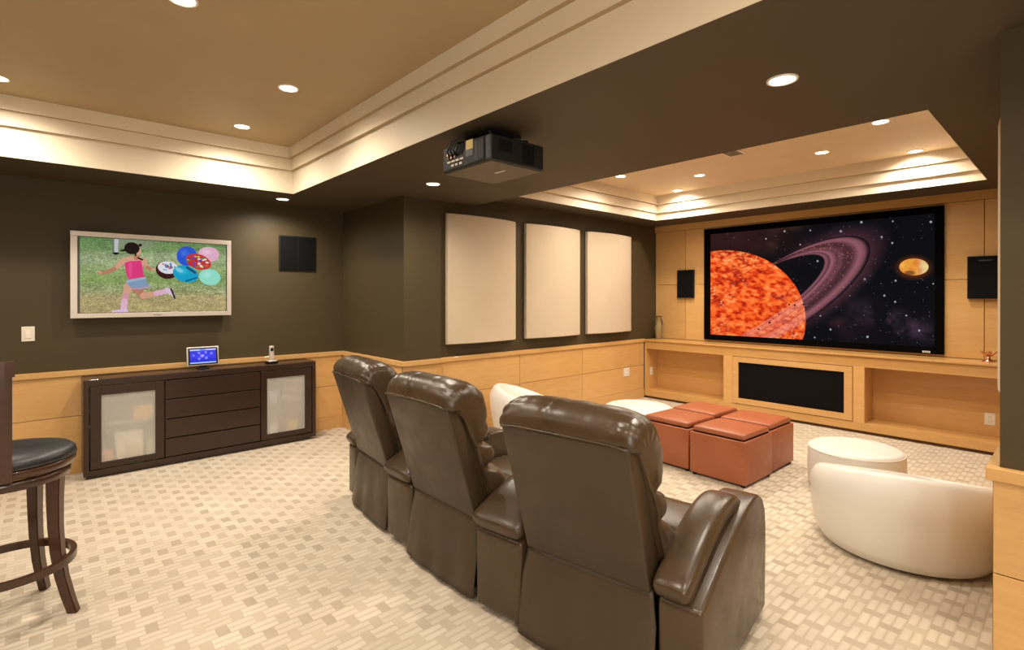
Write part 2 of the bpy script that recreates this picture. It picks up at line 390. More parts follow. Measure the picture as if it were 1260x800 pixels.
cv.put(np.clip((620-x)/420, 0, 1)*np.clip((330-y)/120, 0, 1)*.9, C8(52, 26, 24))
cv.put(np.clip((n1-.45)*4, 0, 1)*np.exp(-((x-480)/160)**2-((y-185)/60)**2)*.6, C8(110, 70, 45))
cv.put(np.clip((n2-.35)*2, 0, 1)*np.exp(-((x-620)/190)**2-((y-620)/130)**2)*.8, C8(62, 32, 36))
cv.put(np.clip((n1-.42)*4, 0, 1)*np.exp(-((x-985)/200)**2-((y-(600+(x-985)*.35))/55)**2)*.75, C8(92, 62, 88))
cv.put(np.clip((n1-.45)*4, 0, 1)*np.exp(-((x-900)/60)**2-((y-330)/80)**2)*.5, C8(80, 62, 85))
cv.put(np.clip((n2-.45)*4, 0, 1)*np.exp(-((x-700)/120)**2-((y-560)/50)**2)*.4, C8(95, 65, 70))
rs = np.random.RandomState(4)
for sx_, sy_, r_ in [(810, 102, 6), (708, 147, 6), (965, 98, 4), (910, 176, 5), (962, 206, 5), (1152, 102, 6), (825, 385, 5), (922, 467, 5), (975, 498, 5), (1030, 566, 4), (838, 672, 6), (655, 636, 5), (1093, 640, 5), (978, 393, 5), (720, 425, 4), (592, 295, 5), (428, 146, 5), (556, 142, 4), (335, 183, 4), (506, 213, 4), (605, 568, 4), (1163, 408, 4), (576, 676, 4)]:
    cv.put(cv.ell(sx_, sy_, r_, r_, 0, 3)*.85, C8(190, 190, 195))
for q in range(260):
    sx_, sy_ = rs.uniform(60, 1170), rs.uniform(70, 720); r_ = rs.uniform(1.2, 2.6); m_ = (abs(x-sx_) < r_) & (abs(y-sy_) < r_); cv.put(m_*.6, C8(110, 115, 130))
def erad(cx, cy, a, b, t):
    dx = x-cx; dy = y-cy; u = dx*math.cos(t)+dy*math.sin(t); v = -dx*math.sin(t)+dy*math.cos(t); return np.sqrt((u/a)**2+(v/b)**2)
fo, fi = erad(422, 469.4, 498, 169, -.558), erad(258, 504, 422, 113.6, -.55)
fh = erad(440, 460, 600, 215, -.555)
tau = (fi-1)/np.maximum((fi-1)+(1-fo), 1e-6)
inring = (fi > 1) & (fo < 1)
pl = cv.ell(130, 590, 402, 350)
front = (y-469) > -(x-422)*math.tan(.558)*1.0-10
axis_front = ((y-590)+(x-430)*.62) > -60
# halo of the ring
cv.put(np.clip((1.0-fh)*4, 0, 1)*(fo >= 1)*np.clip((x-430)/260, 0, 1)*.5, C8(130, 70, 80))
bands = np.interp(tau, [0, .08, .16, .22, .28, .36, .44, .52, .60, .68, .74, .82, .9, 1], [.4, .85, .45, .95, .8, .50, .62, .40, .30, .34, .62, .9, .72, .1])
rr_ = np.stack([bands*.60+.14, bands*.38+.07, bands*.41+.09], -1)
rv = np.clip(np.where(tau < .04, tau/.04, 1)*np.where(tau > .93, (1-tau)/.07, 1), 0, 1)*inring
fade = np.clip((x-330)/150, .55, 1)
outside = rv*fade*.80*(pl < .5)
cv.c = cv.c*(1-outside[..., None])+rr_*outside[..., None]
# dust of dark and bright rocks in the ring
for q in range(420):
    tq = rs.uniform(.28, .62); an = rs.uniform(-1.9, 1.5); cx = 258+(422-258)*tq; cy = 504+(469.4-504)*tq; a = 422+(498-422)*tq; b = 113.6+(169-113.6)*tq; th = -.555
    u_, v_ = a*math.cos(an), b*math.sin(an); sx_, sy_ = cx+u_*math.cos(th)-v_*math.sin(th), cy+u_*math.sin(th)+v_*math.cos(th)
    if ((sx_-130)/402)**2+((sy_-590)/350)**2 < 1: continue
    r_ = rs.uniform(1.2, 3.2); m_ = (abs(x-sx_) < r_) & (abs(y-sy_) < r_); cv.put(m_*.5, C8(*[[200, 110, 90], [60, 25, 28], [120, 40, 45]][rs.randint(3)]))
# planet surface
a1 = fbm(x/26+y/60, y/15-x/50, 5, 21); a2 = fbm(x/110, y/80, 4, 31); a3 = fbm(x/11, y/8+x/30, 3, 41)
st = np.clip(a1*1.5-.25, 0, 1)
pc = np.stack([np.interp(st, [0, .3, .5, .75, 1], [.55, .80, .93, .98, 1]), np.interp(st, [0, .3, .5, .75, 1], [.10, .21, .33, .46, .60]), np.interp(st, [0, .3, .5, .75, 1], [.07, .08, .11, .20, .36])], -1)
hi = np.clip((a3-.55)*5, 0, 1)*np.clip((a2-.42)*4+np.clip((x-330)/300, 0, .5), 0, 1)*.6
pc = pc*(1-hi[..., None])+np.array(C8(240, 205, 150))*hi[..., None]
dk = np.clip((.40-a3)*5, 0, 1)*np.clip((a2-.42)*4, 0, 1)*.45
pc = pc*(1-dk[..., None])+np.array(C8(90, 35, 28))*dk[..., None]
dk2 = np.clip((270-y)/60, 0, 1)*.35; pc = pc*(1-dk2[..., None])+np.array(C8(90, 25, 20))*dk2[..., None]
cv.c = cv.c*(1-pl[..., None])+pc*pl[..., None]
rp = ((tau > .0) & inring & axis_front & (pl > .5))*.62*np.clip(bands+.25, 0, 1)
cv.c = cv.c*(1-rp[..., None])+np.array(C8(232, 140, 128))*rp[..., None]
for q in (.18, .42, .66):
    ln = np.exp(-((tau-q)/.018)**2)*inring*axis_front*(pl > .5)*.5; cv.put(ln, C8(150, 50, 60))
for sx_, sy_, r_ in [(450, 512, 5), (478, 515, 5), (521, 512, 5), (352, 602, 6), (297, 636, 5), (569, 507, 4), (371, 583, 3), (398, 560, 3)]: cv.put(cv.ell(sx_, sy_, r_, r_*.8, 0, 2), C8(50, 15, 18))
# little moon
cv.put(np.clip((1-erad(1068, 328, 105, 68, 0))*3, 0, 1)*.75, C8(95, 42, 20))
mm_ = cv.ell(1068, 325, 72, 42); mn = fbm(x/22, y/14, 4, 51)
mcx = np.stack([.80+.15*mn, .42+.30*mn+np.clip((x-1090)/120, 0, .2), .12+.2*mn+np.clip((x-1080)/100, 0, .3)], -1)
cv.c = cv.c*(1-mm_[..., None])+np.clip(mcx, 0, 1)*mm_[..., None]
cv.put(cv.ell(1048, 355, 26, 12, 0, 8)*.6, C8(70, 35, 20))
cv.build('screen_surface', screen_mat('projected_space_picture', .85), ps, lambda s, t_: np.stack([np.full(s.shape, .004), py1+(py0-py1)*s-2.37, pz1+(pz0-pz1)*t_-z0], 1))
box('logo_plate', -.0065, -.004, py0+.035-2.37, py0+.10-2.37, .012, .03, 'white_plastic', ps)
boxes('logo_lettering', [(-.0072, -.006, py0+.043+i*.013-2.37, py0+.049+i*.013-2.37, .016, .026) for i in range(4)], 'black', ps)

# ---- television
k = 5.643/5.769
x0, x1 = .157*k, 1.392*k; z0, z1 = 1.5-(1.5-1.315)*k, 1.5+(2.063-1.5)*k
tv = thing('television', 'silver framed flat television showing a girl running with balloons', 'television', ((x0+x1)/2, 5.643, z0))
cx_ = (x0+x1)/2; W_ = (x1-x0)/2; H_ = z1-z0; bd = .046; bo = .040; bt = .042
bm = bmesh.new()
for b in ((-W_, W_, 0, bo), (-W_, W_, H_-bt, H_), (-W_, -W_+bd, bo, H_-bt), (W_-bd+.008, W_, bo, H_-bt)):
    bx(bm, b[0], b[1], 0, .03, b[2], b[3], .002)
obj('bezel', bm, 'silver', tv)
box('rear_housing', -W_+.01, W_-.01, .03, .085, .01, H_-.01, 'grey_plastic', tv, .004)
box('wall_bracket', -.25, .25, .085, .115, .2, .55, 'black', tv)
bm = bmesh.new()
a_, b_, c_, d_ = -W_+bd, W_-bd+.008, bo, H_-bt
for q in ((a_, a_+.016, c_, d_), (b_-.004, b_, c_, d_), (a_, b_, c_, c_+.004), (a_, b_, d_-.004, d_)): bx(bm, q[0], q[1], .005, .028, q[2], q[3])
obj('inner_bezel', bm, 'grey_plastic', tv)
boxes('logo_lettering', [(-.03+i*.009, -.024+i*.009, -.001, .002, .014, .022 if i in (0, 3) else .019) for i in range(7)], 'black', tv)
cv = Canvas(330, 190, [(92, 118), (1138, 180), (1135, 635), (95, 650)])
x, y = cv.x, cv.y
g1 = fbm(x/9, y/5, 4, 3); g2 = fbm(x/60, y/20, 3, 9); g3 = fbm(x/5, y/3, 2, 19)
yy = np.interp(y, [110, 200, 260, 300, 420, 480, 540, 650], range(8))
R_ = np.interp(yy, range(8), [92, 112, 150, 150, 128, 140, 168, 172]); G_ = np.interp(yy, range(8), [130, 148, 172, 176, 160, 160, 165, 165]); B_ = np.interp(yy, range(8), [70, 78, 112, 108, 80, 92, 98, 98])
var = ((g1-.5)*.55+(g2-.5)*.25+(g3-.5)*.25)[..., None]
cv.c = np.clip(np.stack([R_*1.06, G_*1.0, B_*1.18], -1)/255*(1+var), 0, 1)
cl = np.clip((g1-.58)*7, 0, 1)*np.exp(-((y-490)/45)**2)*.6; cv.put(cl, C8(215, 220, 195))
cl = np.clip((g1-.6)*7, 0, 1)*np.exp(-((y-290)/30)**2)*.5; cv.put(cl, C8(205, 215, 190))
cv.put(np.clip((210-y)/20, 0, 1)*np.clip((x-330)/20, 0, 1)*np.clip((720-x)/200, 0, 1)*.55, C8(160, 160, 150))
cv.put(cv.poly([(325, 135), (370, 137), (365, 235), (335, 232)]), C8(195, 198, 200)); cv.put(cv.poly([(322, 135), (340, 135), (340, 232), (328, 232)]), C8(110, 125, 115)); cv.put(cv.ell(350, 236, 22, 8), C8(25, 25, 28))
def balloon(cx, cy, a, b, t, c, hl=.5):
    cv.put(cv.ell(cx, cy, a, b, t), c); cv.put(np.clip(1-erad2(cx-a*.25, cy-b*.3, a*.6, b*.55), 0, 1)*hl, tuple(min(1, v+.25) for v in c))
def erad2(cx, cy, a, b): return np.sqrt(((x-cx)/a)**2+((y-cy)/b)**2)
balloon(1015, 243, 75, 52, .1, C8(232, 178, 205)); balloon(857, 255, 72, 68, 0, C8(45, 90, 215)); 
balloon(1020, 402, 78, 56, .15, C8(150, 228, 205))
mk = cv.ell(940, 295, 92, 52, .3); cell = np.floor(x/15)*7+np.floor(y/13)*13
pal = np.array([C8(200, 40, 50), C8(240, 210, 80), C8(60, 140, 80), C8(120, 70, 160), C8(235, 235, 235), C8(230, 90, 60)])
cv.put(mk, C8(205, 60, 55))
for q in range(46):
    aq = rs.uniform(0, 2*PI); rq = math.sqrt(rs.uniform(0, .75)); cv.put(cv.ell(940+88*rq*math.cos(aq), 295+46*rq*math.sin(aq)+8*math.cos(aq), rs.uniform(7, 13), rs.uniform(5, 10), 0)*mk, pal[rs.randint(6)])
cv.put(cv.ell(715, 352, 80, 62, .15), C8(62, 28, 30)); cv.put(cv.ell(722, 335, 72, 44, .1), C8(232, 228, 235))
for q in range(26):
    aq = rs.uniform(0, 2*PI); rq = rs.uniform(0, .8); cv.put(cv.ell(722+70*rq*math.cos(aq), 333+38*rq*math.sin(aq), rs.uniform(4, 9), rs.uniform(3, 7), 0), pal[rs.choice([0, 2, 3, 5])] if rs.rand() < .5 else C8(60, 130, 200))
balloon(848, 380, 92, 58, .25, C8(30, 165, 205)); cv.put(cv.cap(850, 430, 930, 405, 5, 4), C8(15, 85, 130)); cv.put(cv.ell(800, 350, 32, 14, .5)*.6, C8(180, 235, 245))
cv.put(cv.cap(860, 335, 915, 370, 9, 9)*.7, C8(30, 50, 90))
skin = C8(218, 165, 135); skd = C8(190, 130, 100)
cv.put(cv.cap(410, 285, 340, 345, 21, 15), skin); cv.put(cv.cap(340, 345, 255, 376, 15, 11), skd); cv.put(cv.cap(225, 370, 255, 376, 9, 12), skd); cv.put(cv.cap(222, 362, 245, 372, 5, 7), skin)   # left arm
cv.put(cv.cap(550, 285, 575, 335, 19, 14), skin); cv.put(cv.cap(575, 335, 610, 352, 13, 10), skd); cv.put(cv.cap(610, 352, 630, 348, 8, 6), skin)
cv.put(cv.poly([(405, 270), (450, 255), (510, 258), (560, 285), (550, 320), (420, 320)]), skin)
cv.put(cv.poly([(412, 305), (440, 292), (530, 285), (540, 330), (548, 385), (560, 400), (440, 418), (425, 380)]), C8(228, 62, 128))
cv.put(cv.poly([(440, 300), (470, 300), (465, 400), (445, 405)])*.5, C8(240, 100, 155))
cv.put(cv.cap(440, 470, 420, 530, 34, 22), skin); cv.put(cv.cap(420, 530, 410, 600, 24, 22), C8(215, 160, 165)); cv.put(cv.cap(412, 575, 405, 625, 25, 22), C8(228, 185, 205)); cv.put(cv.cap(330, 640, 425, 634, 8, 13), C8(225, 195, 225))
cv.put(cv.cap(500, 480, 545, 532, 34, 22), skd); cv.put(cv.cap(545, 532, 640, 515, 22, 17), skin); cv.put(cv.cap(640, 515, 720, 497, 18, 16), C8(228, 180, 205)); cv.put(cv.cap(715, 492, 755, 520, 18, 14), C8(225, 195, 220)); cv.put(cv.poly([(735, 478), (750, 480), (778, 550), (768, 556)]), C8(35, 32, 38))
cv.put(cv.poly([(425, 420), (560, 402), (575, 440), (600, 468), (520, 490), (470, 482), (430, 455)]), C8(135, 160, 190)); cv.put(cv.cap(430, 432, 560, 408, 7, 7)*.8, C8(175, 190, 210)); cv.put(cv.cap(470, 484, 595, 470, 5, 5)*.7, C8(220, 150, 180))
cv.put(cv.cap(500, 230, 498, 262, 18, 20), skd); cv.put(cv.ell(505, 220, 26, 30), skin); cv.put(cv.ell(465, 200, 55, 42, .1), C8(38, 28, 26)); cv.put(cv.cap(490, 200, 492, 250, 10, 6), C8(38, 28, 26)); cv.put(cv.cap(415, 212, 385, 218, 8, 4), C8(30, 22, 22)); cv.put(cv.cap(510, 268, 540, 280, 6, 6), C8(40, 28, 26)); cv.put(cv.ell(525, 178, 12, 10), C8(38, 28, 26))
cv.build('screen_surface', screen_mat('television_picture', .70), tv, lambda s, t_: np.stack([(a_+.016)+(b_-.004-a_-.016)*s, np.full(s.shape, .022), (d_-.004)+(c_+.004-d_+.004)*t_], 1))

# ================================================================ acoustic panels
def acoustic(name, x0, x1, ywall, sgn, label, group, z0=1.018, z1=2.392):
    t_ = thing(name, label, 'acoustic panel', ((x0+x1)/2, ywall, z0), 0 if sgn < 0 else PI, group); w_ = (x1-x0)/2; h_ = z1-z0
    bm = bmesh.new(); N = 24; L = []
    for i in range(N+1):
        u_ = -w_+2*w_*i/N; d = .05+.052*(1-(u_/w_)**2); e = .008 if i in (0, N) else 0
        L.append([bm.verts.new((u_, -.012, 0)), bm.verts.new((u_, -d+e, 0)), bm.verts.new((u_, -d-(.0 if e else .006), .006)), bm.verts.new((u_, -d-(.0 if e else .006), h_-.006)), bm.verts.new((u_, -d+e, h_)), bm.verts.new((u_, -.012, h_))])
    for a, b in zip(L, L[1:]):
        for q in range(6): bm.faces.new((a[q], a[(q+1) % 6], b[(q+1) % 6], b[q]))
    bm.faces.new(L[0]); bm.faces.new(L[-1]); o = obj('fabric_face', bm, 'fabric', t_, True)
    o.modifiers.new('edges', 'EDGE_SPLIT').split_angle = math.radians(30)
    box('mounting_frame', -w_+.03, w_-.03, -.012, -.0005, .03, h_-.03, 'black', t_)
    return t_
k = (YT-.055)/4.523
for (a, b), lb in zip(((3.161, 4.139), (4.312, 5.30), (5.459, 6.46)), ('curved cream fabric acoustic panel nearest the projecting wall corner', 'curved cream fabric acoustic panel in middle of the three', 'curved cream fabric acoustic panel nearest the maple screen wall')):
    acoustic('acoustic_panel', a*k, b*k, YT, -1, lb, 'cream acoustic panels', 1.5-(1.5-.992)*k, 1.5+(2.385-1.5)*k)
acoustic('acoustic_panel', 3.42, 4.36, YR, 1, 'cream acoustic panel seen edge-on past the dark wall end', 'cream acoustic panels')

# ================================================================ speakers
def speaker(name, label, yc, zc, w_, h_, d, x=XF):
    t_ = thing(name, label, 'speaker', (x, yc, zc-h_/2), 0, 'front wall speakers')
    box('cabinet', -d, -.001, -w_/2, w_/2, 0, h_, 'black', t_, .004)
    box('grille', -d-.006, -d, -w_/2+.008, w_/2-.008, .008, h_-.008, 'grille', t_, .002)
    return t_
speaker('wall_speaker', 'small black wall speaker on maple to the left of the screen', 3.917, 1.685, .262, .408, .04)
s_ = speaker('wall_speaker', 'larger black wall speaker on maple to the right of the screen', .675, 1.692, .270, .425, .05)
box('badge', -.058, -.055, -.05, .05, .375, .385, 'grey_plastic', s_)
t_ = thing('wall_speaker', 'square black two-part wall speaker beside the television', 'speaker', (2.043, YL, 1.779), 0)
box('frame', -.197, .197, -.012, -.0005, 0, .377, 'black', t_, .003)
box('grille', -.182, -.006, -.018, -.012, .014, .363, 'grille', t_, .002); box('grille', .006, .182, -.018, -.012, .014, .363, 'grille', t_, .002)

# ================================================================ downlights
def downlight(x, y, z, label, group, power=LAMP_W, r=.053):
    t_ = thing('recessed_downlight', label, 'ceiling light', (x, y, z), 0, group)
    bm = bmesh.new(); n = 32; R = []
    for rr, zz in ((r+.012, 0), (r+.011, -.006), (r+.003, -.007), (r, -.004), (r-.004, -.001)):
        R.append([bm.verts.new((rr*math.cos(2*PI*i/n), rr*math.sin(2*PI*i/n), zz)) for i in range(n)])
    for a, b in zip(R, R[1:]):
        for i in range(n): bm.faces.new((a[i], a[(i+1) % n], b[(i+1) % n], b[i]))
    obj('trim_ring', bm, 'lamp_trim', t_, True)
    bm = bmesh.new(); bm.faces.new([bm.verts.new((r*math.cos(2*PI*i/n), r*math.sin(2*PI*i/n), -.003)) for i in range(n)])
    bmesh.ops.reverse_faces(bm, faces=bm.faces[:]) if False else None
    obj('lamp_lens', bm, 'lamp', t_)
    l = bpy.data.lights.new('downlight_lamp', 'SPOT'); l.energy = power; l.color = LIGHT_COL; l.spot_size = math.radians(165); l.spot_blend = .9; l.shadow_soft_size = .045
    lo = bpy.data.objects.new('downlight_lamp', l); COL.objects.link(lo); lo.parent = t_; lo.location = (0, 0, -.02)
    return t_
GT = 'downlights in the left ceiling tray'; GB = 'downlights in the dark soffit and beam'; GR = 'downlights in the theatre ceiling tray'
downlight(1.20, 3.55, ZC1, 'round glowing downlight second from the left tray corner', GT)
downlight(1.19, 4.60, ZC1, 'round glowing downlight nearest the left tray corner', GT)
downlight(.476, 2.82, ZC1, 'round glowing downlight cut by top edge of the photo', GT)
downlight(-.227, 4.61, ZC1, 'round glowing downlight cut by left edge of the photo', GT)
downlight(1.753, 5.349, ZS, 'round downlight in dark soffit above the television wall', GB)
downlight(2.476, 3.762, ZS, 'round downlight in dark beam left of the projecting corner', GB)
downlight(2.448, .913, ZS, 'largest bright downlight in the dark beam right of the projector', GB)
for (x_, y_, lb) in ((4.93, 3.60, 'round theatre tray downlight nearest the left acoustic panels, at the beam edge'), (5.565, 2.97, 'round theatre tray downlight second from left in the middle row'), (5.556, 1.71, 'round theatre tray downlight in middle row right of the vent'), (4.93, 1.10, 'round theatre tray downlight at the right corner by the beam'), (6.17, 1.10, 'round theatre tray downlight nearest right end of the screen wall'), (6.15, 3.59, 'round theatre tray downlight in the far left corner')):
    downlight(x_, y_, ZC2, lb, GR)
# the same fittings carry on behind the viewer
for i, (x_, y_) in enumerate(((-1.5, 4.5), (-1.5, 2.8), (.536, 1.1), (-1.5, .6), (1.25, -.2), (-.2, -1.2), (-2.4, -1.2), (1.2, -1.9))):
    t_ = downlight(x_, y_, ZC1, 'round downlight in the left tray outside the picture', GT)
downlight(2.3, -1.2, ZS, 'round downlight in dark beam outside the picture', GB)
for x_, y_ in ((4.4, 1.77), (4.4, 3.03)): downlight(x_, y_, ZC2, 'round theatre tray downlight hidden behind the beam', GR)

# ceiling vent in the theatre tray
t_ = thing('ceiling_vent', 'small slotted ceiling vent at the beam edge of theatre tray', 'vent', (4.91, 2.29, ZC2), 0)
box('frame', -.13, .13, -.08, .08, -.008, -.0005, 'lamp_trim', t_, .002)
for i in range(7): box('slat', -.11, .11, -.062+i*.019, -.052+i*.019, -.011, -.008, 'grey_plastic', t_)

# ================================================================ projector
pj = thing('projector', 'black ceiling-mounted projector under the dark beam, connectors facing out', 'projector', (2.015, 2.41, 2.25))
hx, hy, ph = .207, .230, .150
bm = bmesh.new(); bx(bm, -hx, hx, -hy, hy, 0, ph, .012, 3); obj('body', bm, mat('charcoal_plastic', (.016, .016, .014), .4), pj)
box('bottom_plate', -hx+.012, hx-.012, -hy+.012, hy-.012, -.004, .001, mat('brown_grey_plastic', (.09, .07, .045), .45), pj)
box('lamp_hatch', -.01, .01, -.11, -.02, -.007, -.004, 'silver', pj)
box('rear_panel', -hx-.003, -hx+.001, -hy+.05, hy-.012, .012, ph-.012, 'black', pj)
rp_ = mat('yellow_label', (.75, .55, .18), .5)
box('rating_label', -hx-.0045, -hx-.003, -.075, -.010, .095, .148, rp_, pj)
box('rating_label', -hx-.0045, -hx-.003, -.075, -.010, .055, .093, 'grey_plastic', pj)
for i in range(3):
    for j in range(2):
        bm = bmesh.new(); tube(bm, [(-hx-.010, .165-.035*i, .078+.022*j), (-hx-.002, .165-.035*i, .078+.022*j)], .008, 12); obj('connector', bm, 'copper' if (i+j) % 2 else 'chrome', pj)
for i in range(4): box('port', -hx-.008, -hx-.002, .17-.042*i-.030, .17-.042*i, .050, .060, 'white_plastic', pj)
for i in range(3): box('port', -hx-.008, -hx-.002, .13-.04*i-.022, .13-.04*i, .024, .036, 'white_plastic' if i != 1 else 'silver', pj)
for i in range(7): box('vent_slat', -hx-.006, -hx-.002, -hy+.060+i*.011, -hy+.065+i*.011, .02, ph-.02, 'grey_plastic', pj)
for i in range(9): box('vent_slat', .03+i*.011, .035+i*.011, -hy-.003, -hy+.001, .02, ph-.02, 'black', pj)
box('side_vent', -.15, -.05, -hy-.002, -hy+.001, .06, ph-.025, 'black', pj)
box('mount_plate', -.12, .12, -.12, .12, .2, .2195, 'black', pj)
bm = bmesh.new(); bx(bm, -.03, .03, -.03, .03, .165, .2); 
for a, b in ((-.15, -.15), (.15, -.15), (-.15, .15), (.15, .15)):
    tube(bm, [(0, 0, .192), (a, b, .185), (a, b, .16)], .008, 8)
obj('mount_arms', bm, 'black', pj)
bm = bmesh.new()
for q in range(3): tube(bm, [(-hx-.004, .15-.035*q, .082), (-hx-.03, .14-.03*q, .11), (-hx-.025, .10-.03*q, .165), (-hx+.03, .05-.02*q, .19), (-.05, 0, .205)], .005, 6)
obj('cable', bm, 'black', pj, True)

# ================================================================ credenza
cz = thing('media_credenza', 'long espresso wood sideboard with frosted glass doors below the television', 'cabinet', (1.175, 5.6, 0))
CX0, CX1, CY0, CY1, CH = .228, 2.122, 5.45, 5.735, .820
def Q(name, x0, x1, y0, y1, z0, z1, m='dark_wood', bev=.002, par=cz):
    return box(name, x0-1.175, x1-1.175, y0-5.6, y1-5.6, z0, z1, m, par, bev)
Q('top', CX0, CX1, CY0, CY1, .765, CH, bev=.004)
Q('side_panel', CX0, CX0+.036, CY0, CY1, .03, .765); Q('side_panel', CX1-.036, CX1, CY0, CY1, .03, .765)
Q('bottom_panel', CX0+.036, CX1-.036, CY0, CY1, .03, .070)
Q('plinth', CX0+.02, CX1-.13, CY0+.03, CY1-.02, 0, .03)
Q('back_panel', CX0+.036, CX1-.036, CY1-.012, CY1, .088, .765, mat('pale_cabinet_interior', (.55, .48, .38), .6))
Q('divider', .785, .803, CY0+.03, CY1-.012, .088, .765); Q('divider', 1.578, 1.596, CY0+.03, CY1-.012, .088, .765)
zz = [.073, .240, .412, .588, .762]
for a, b in zip(zz, zz[1:]): Q('drawer_front', .788, 1.574, CY0+.008, CY0+.03, a+.004, b-.005, bev=.003)
Q('drawer_carcass', .804, 1.577, CY0+.031, CY1-.013, .075, .76, 'matte_black')
def door(x0, x1, gx0, gx1):
    d = Q('door', x0, x0+.0001+(gx0-x0), CY0+.004, CY0+.028, .078, .758)
    for nm, b in (('door_stile', (gx1, x1, .078, .758)), ('door_rail', (gx0, gx1, .684, .758)), ('door_rail', (gx0, gx1, .078, .128))):
        Q(nm, b[0], b[1], CY0+.004, CY0+.028, b[2], b[3], par=d)
    Q('glass_pane', gx0-.003, gx1+.003, CY0+.013, CY0+.018, .125, .687, 'frosted', 0, d)
door(.272, .780, .343, .715); door(1.582, 2.080, 1.638, 2.010)
Q('shelf', .265, .784, CY0+.05, CY1-.013, .42, .438, 'white_plastic'); Q('shelf', 1.597, 2.085, CY0+.05, CY1-.013, .42, .438, 'white_plastic')
cc = [('cream_box', (.9, .8, .6)), ('yellow_box', (.85, .62, .15)), ('orange_box', (.85, .35, .08)), ('green_box', (.55, .6, .3)), ('white_box', (.85, .85, .82)), ('grey_box', (.35, .33, .3)), ('blue_box', (.45, .5, .75))]
for n_, c_ in cc: M[n_] = mat(n_, c_, .5)
def stored(x0, x1, z0, z1, m, lb, y0=5.475, y1=5.62):
    o = box('storage_box', x0-(x0+x1)/2, x1-(x0+x1)/2, y0-(y0+y1)/2, y1-(y0+y1)/2, 0, z1-z0, m, None, .004); o.location = ((x0+x1)/2, (y0+y1)/2, z0)
    return tag(o, lb, 'box', 'boxes behind the frosted glass')
stored(.44, .63, .0705, .25, 'cream_box', 'cream box on cabinet floor blurred behind left frosted door')
stored(.345, .42, .0705, .22, 'orange_box', 'orange box low behind left edge of left frosted door')
stored(.65, .73, .0705, .25, 'green_box', 'greenish box low behind right edge of left frosted door')
stored(.43, .63, .2505, .35, 'white_box', 'white box lying atop the cream box behind left frosted door')
stored(.56, .70, .4385, .56, 'yellow_box', 'yellow box on upper shelf behind left frosted door')
stored(1.66, 1.75, .0705, .21, 'white_box', 'white box low behind left side of right frosted door')
stored(1.85, 1.94, .0705, .22, 'yellow_box', 'amber box low behind right frosted door')
stored(1.66, 1.75, .4385, .56, 'blue_box', 'pale blue box on upper shelf behind right frosted door')
stored(1.79, 1.98, .4385, .66, 'grey_box', 'grey box on upper shelf behind right frosted door')

# tablet panel and cordless phone on the credenza
tb = thing('touch_tablet', 'small glowing blue touch tablet on black stand atop the sideboard', 'tablet', (1.106, 5.58, CH))
tilt = math.radians(-8)
def tiltv(bm, z0=.03):
    for v in bm.verts: v.co = Matrix.Rotation(tilt, 3, 'X') @ v.co + Vector((0, 0, z0))
    return bm
bm = bmesh.new(); bx(bm, -.133, .133, -.008, .008, 0, .178, .006, 3); obj('housing', tiltv(bm), 'silver', tb, True)
bm = bmesh.new(); bx(bm, -.122, .122, -.0095, -.007, .010, .168, .001); obj('black_border', tiltv(bm), 'black', tb)
cv = Canvas(110, 66, [(0, 0), (110, 0), (110, 66), (0, 66)]); x, y = cv.x, cv.y
cv.c[:] = C8(62, 62, 215); cv.c *= (1+.25*(fbm(x/16, y/12, 3, 2)-.5))[..., None]
cv.put(np.clip((y-35)/50, 0, .6), C8(20, 30, 150)); cv.put((y < 7)*.8, C8(200, 215, 250)); cv.put((y > 60)*.85, C8(170, 205, 250)); cv.put((y < 7)*(x > 42)*(x < 66)*.7, C8(90, 110, 220))
for a, b, r_ in ((38, 18, 6), (66, 16, 6), (90, 22, 6), (50, 32, 9), (38, 45, 6), (68, 42, 7), (15, 28, 5), (56, 30, 5)): cv.put(np.clip(1.2-np.hypot(x-a, y-b)/r_, 0, 1)*.75, C8(190, 190, 255))
c_, s__ = math.cos(tilt), math.sin(tilt)
cv.build('display', screen_mat('tablet_display', 1.0), tb, lambda s, t_: np.stack([-.108+.216*s, -.0105*c_-(.156-.134*t_)*s__, -.0105*s__+(.156-.134*t_)*c_+.03], 1))
bm = bmesh.new(); bx(bm, -.045, .045, -.045, .045, 0, .010, .003); bx(bm, -.03, .03, .0, .016, .01, .06, .003); obj('stand', bm, 'black', tb)
ph_ = thing('cordless_phone', 'silver cordless phone standing in its cradle on the sideboard', 'phone', (1.718, 5.58, CH), .1)
bm = bmesh.new(); bx(bm, -.05, .05, -.045, .05, 0, .022, .008, 3); obj('charging_cradle', bm, 'black', ph_, True)
bm = bmesh.new(); bx(bm, -.046, .046, -.042, .046, .018, .03, .006, 3); obj('cradle_top', bm, 'silver', ph_, True)
bm = bmesh.new(); bx(bm, -.024, .024, -.012, .014, .024, .178, .009, 3); obj('handset', bm, 'silver', ph_, True)
box('display', -.015, .015, -.0135, -.011, .125, .155, 'black', ph_)
for i in range(4):
    for j in range(3): box('key', -.014+j*.011, -.006+j*.011, -.0145, -.0118, .05+i*.014, .058+i*.014, 'white_plastic', ph_)

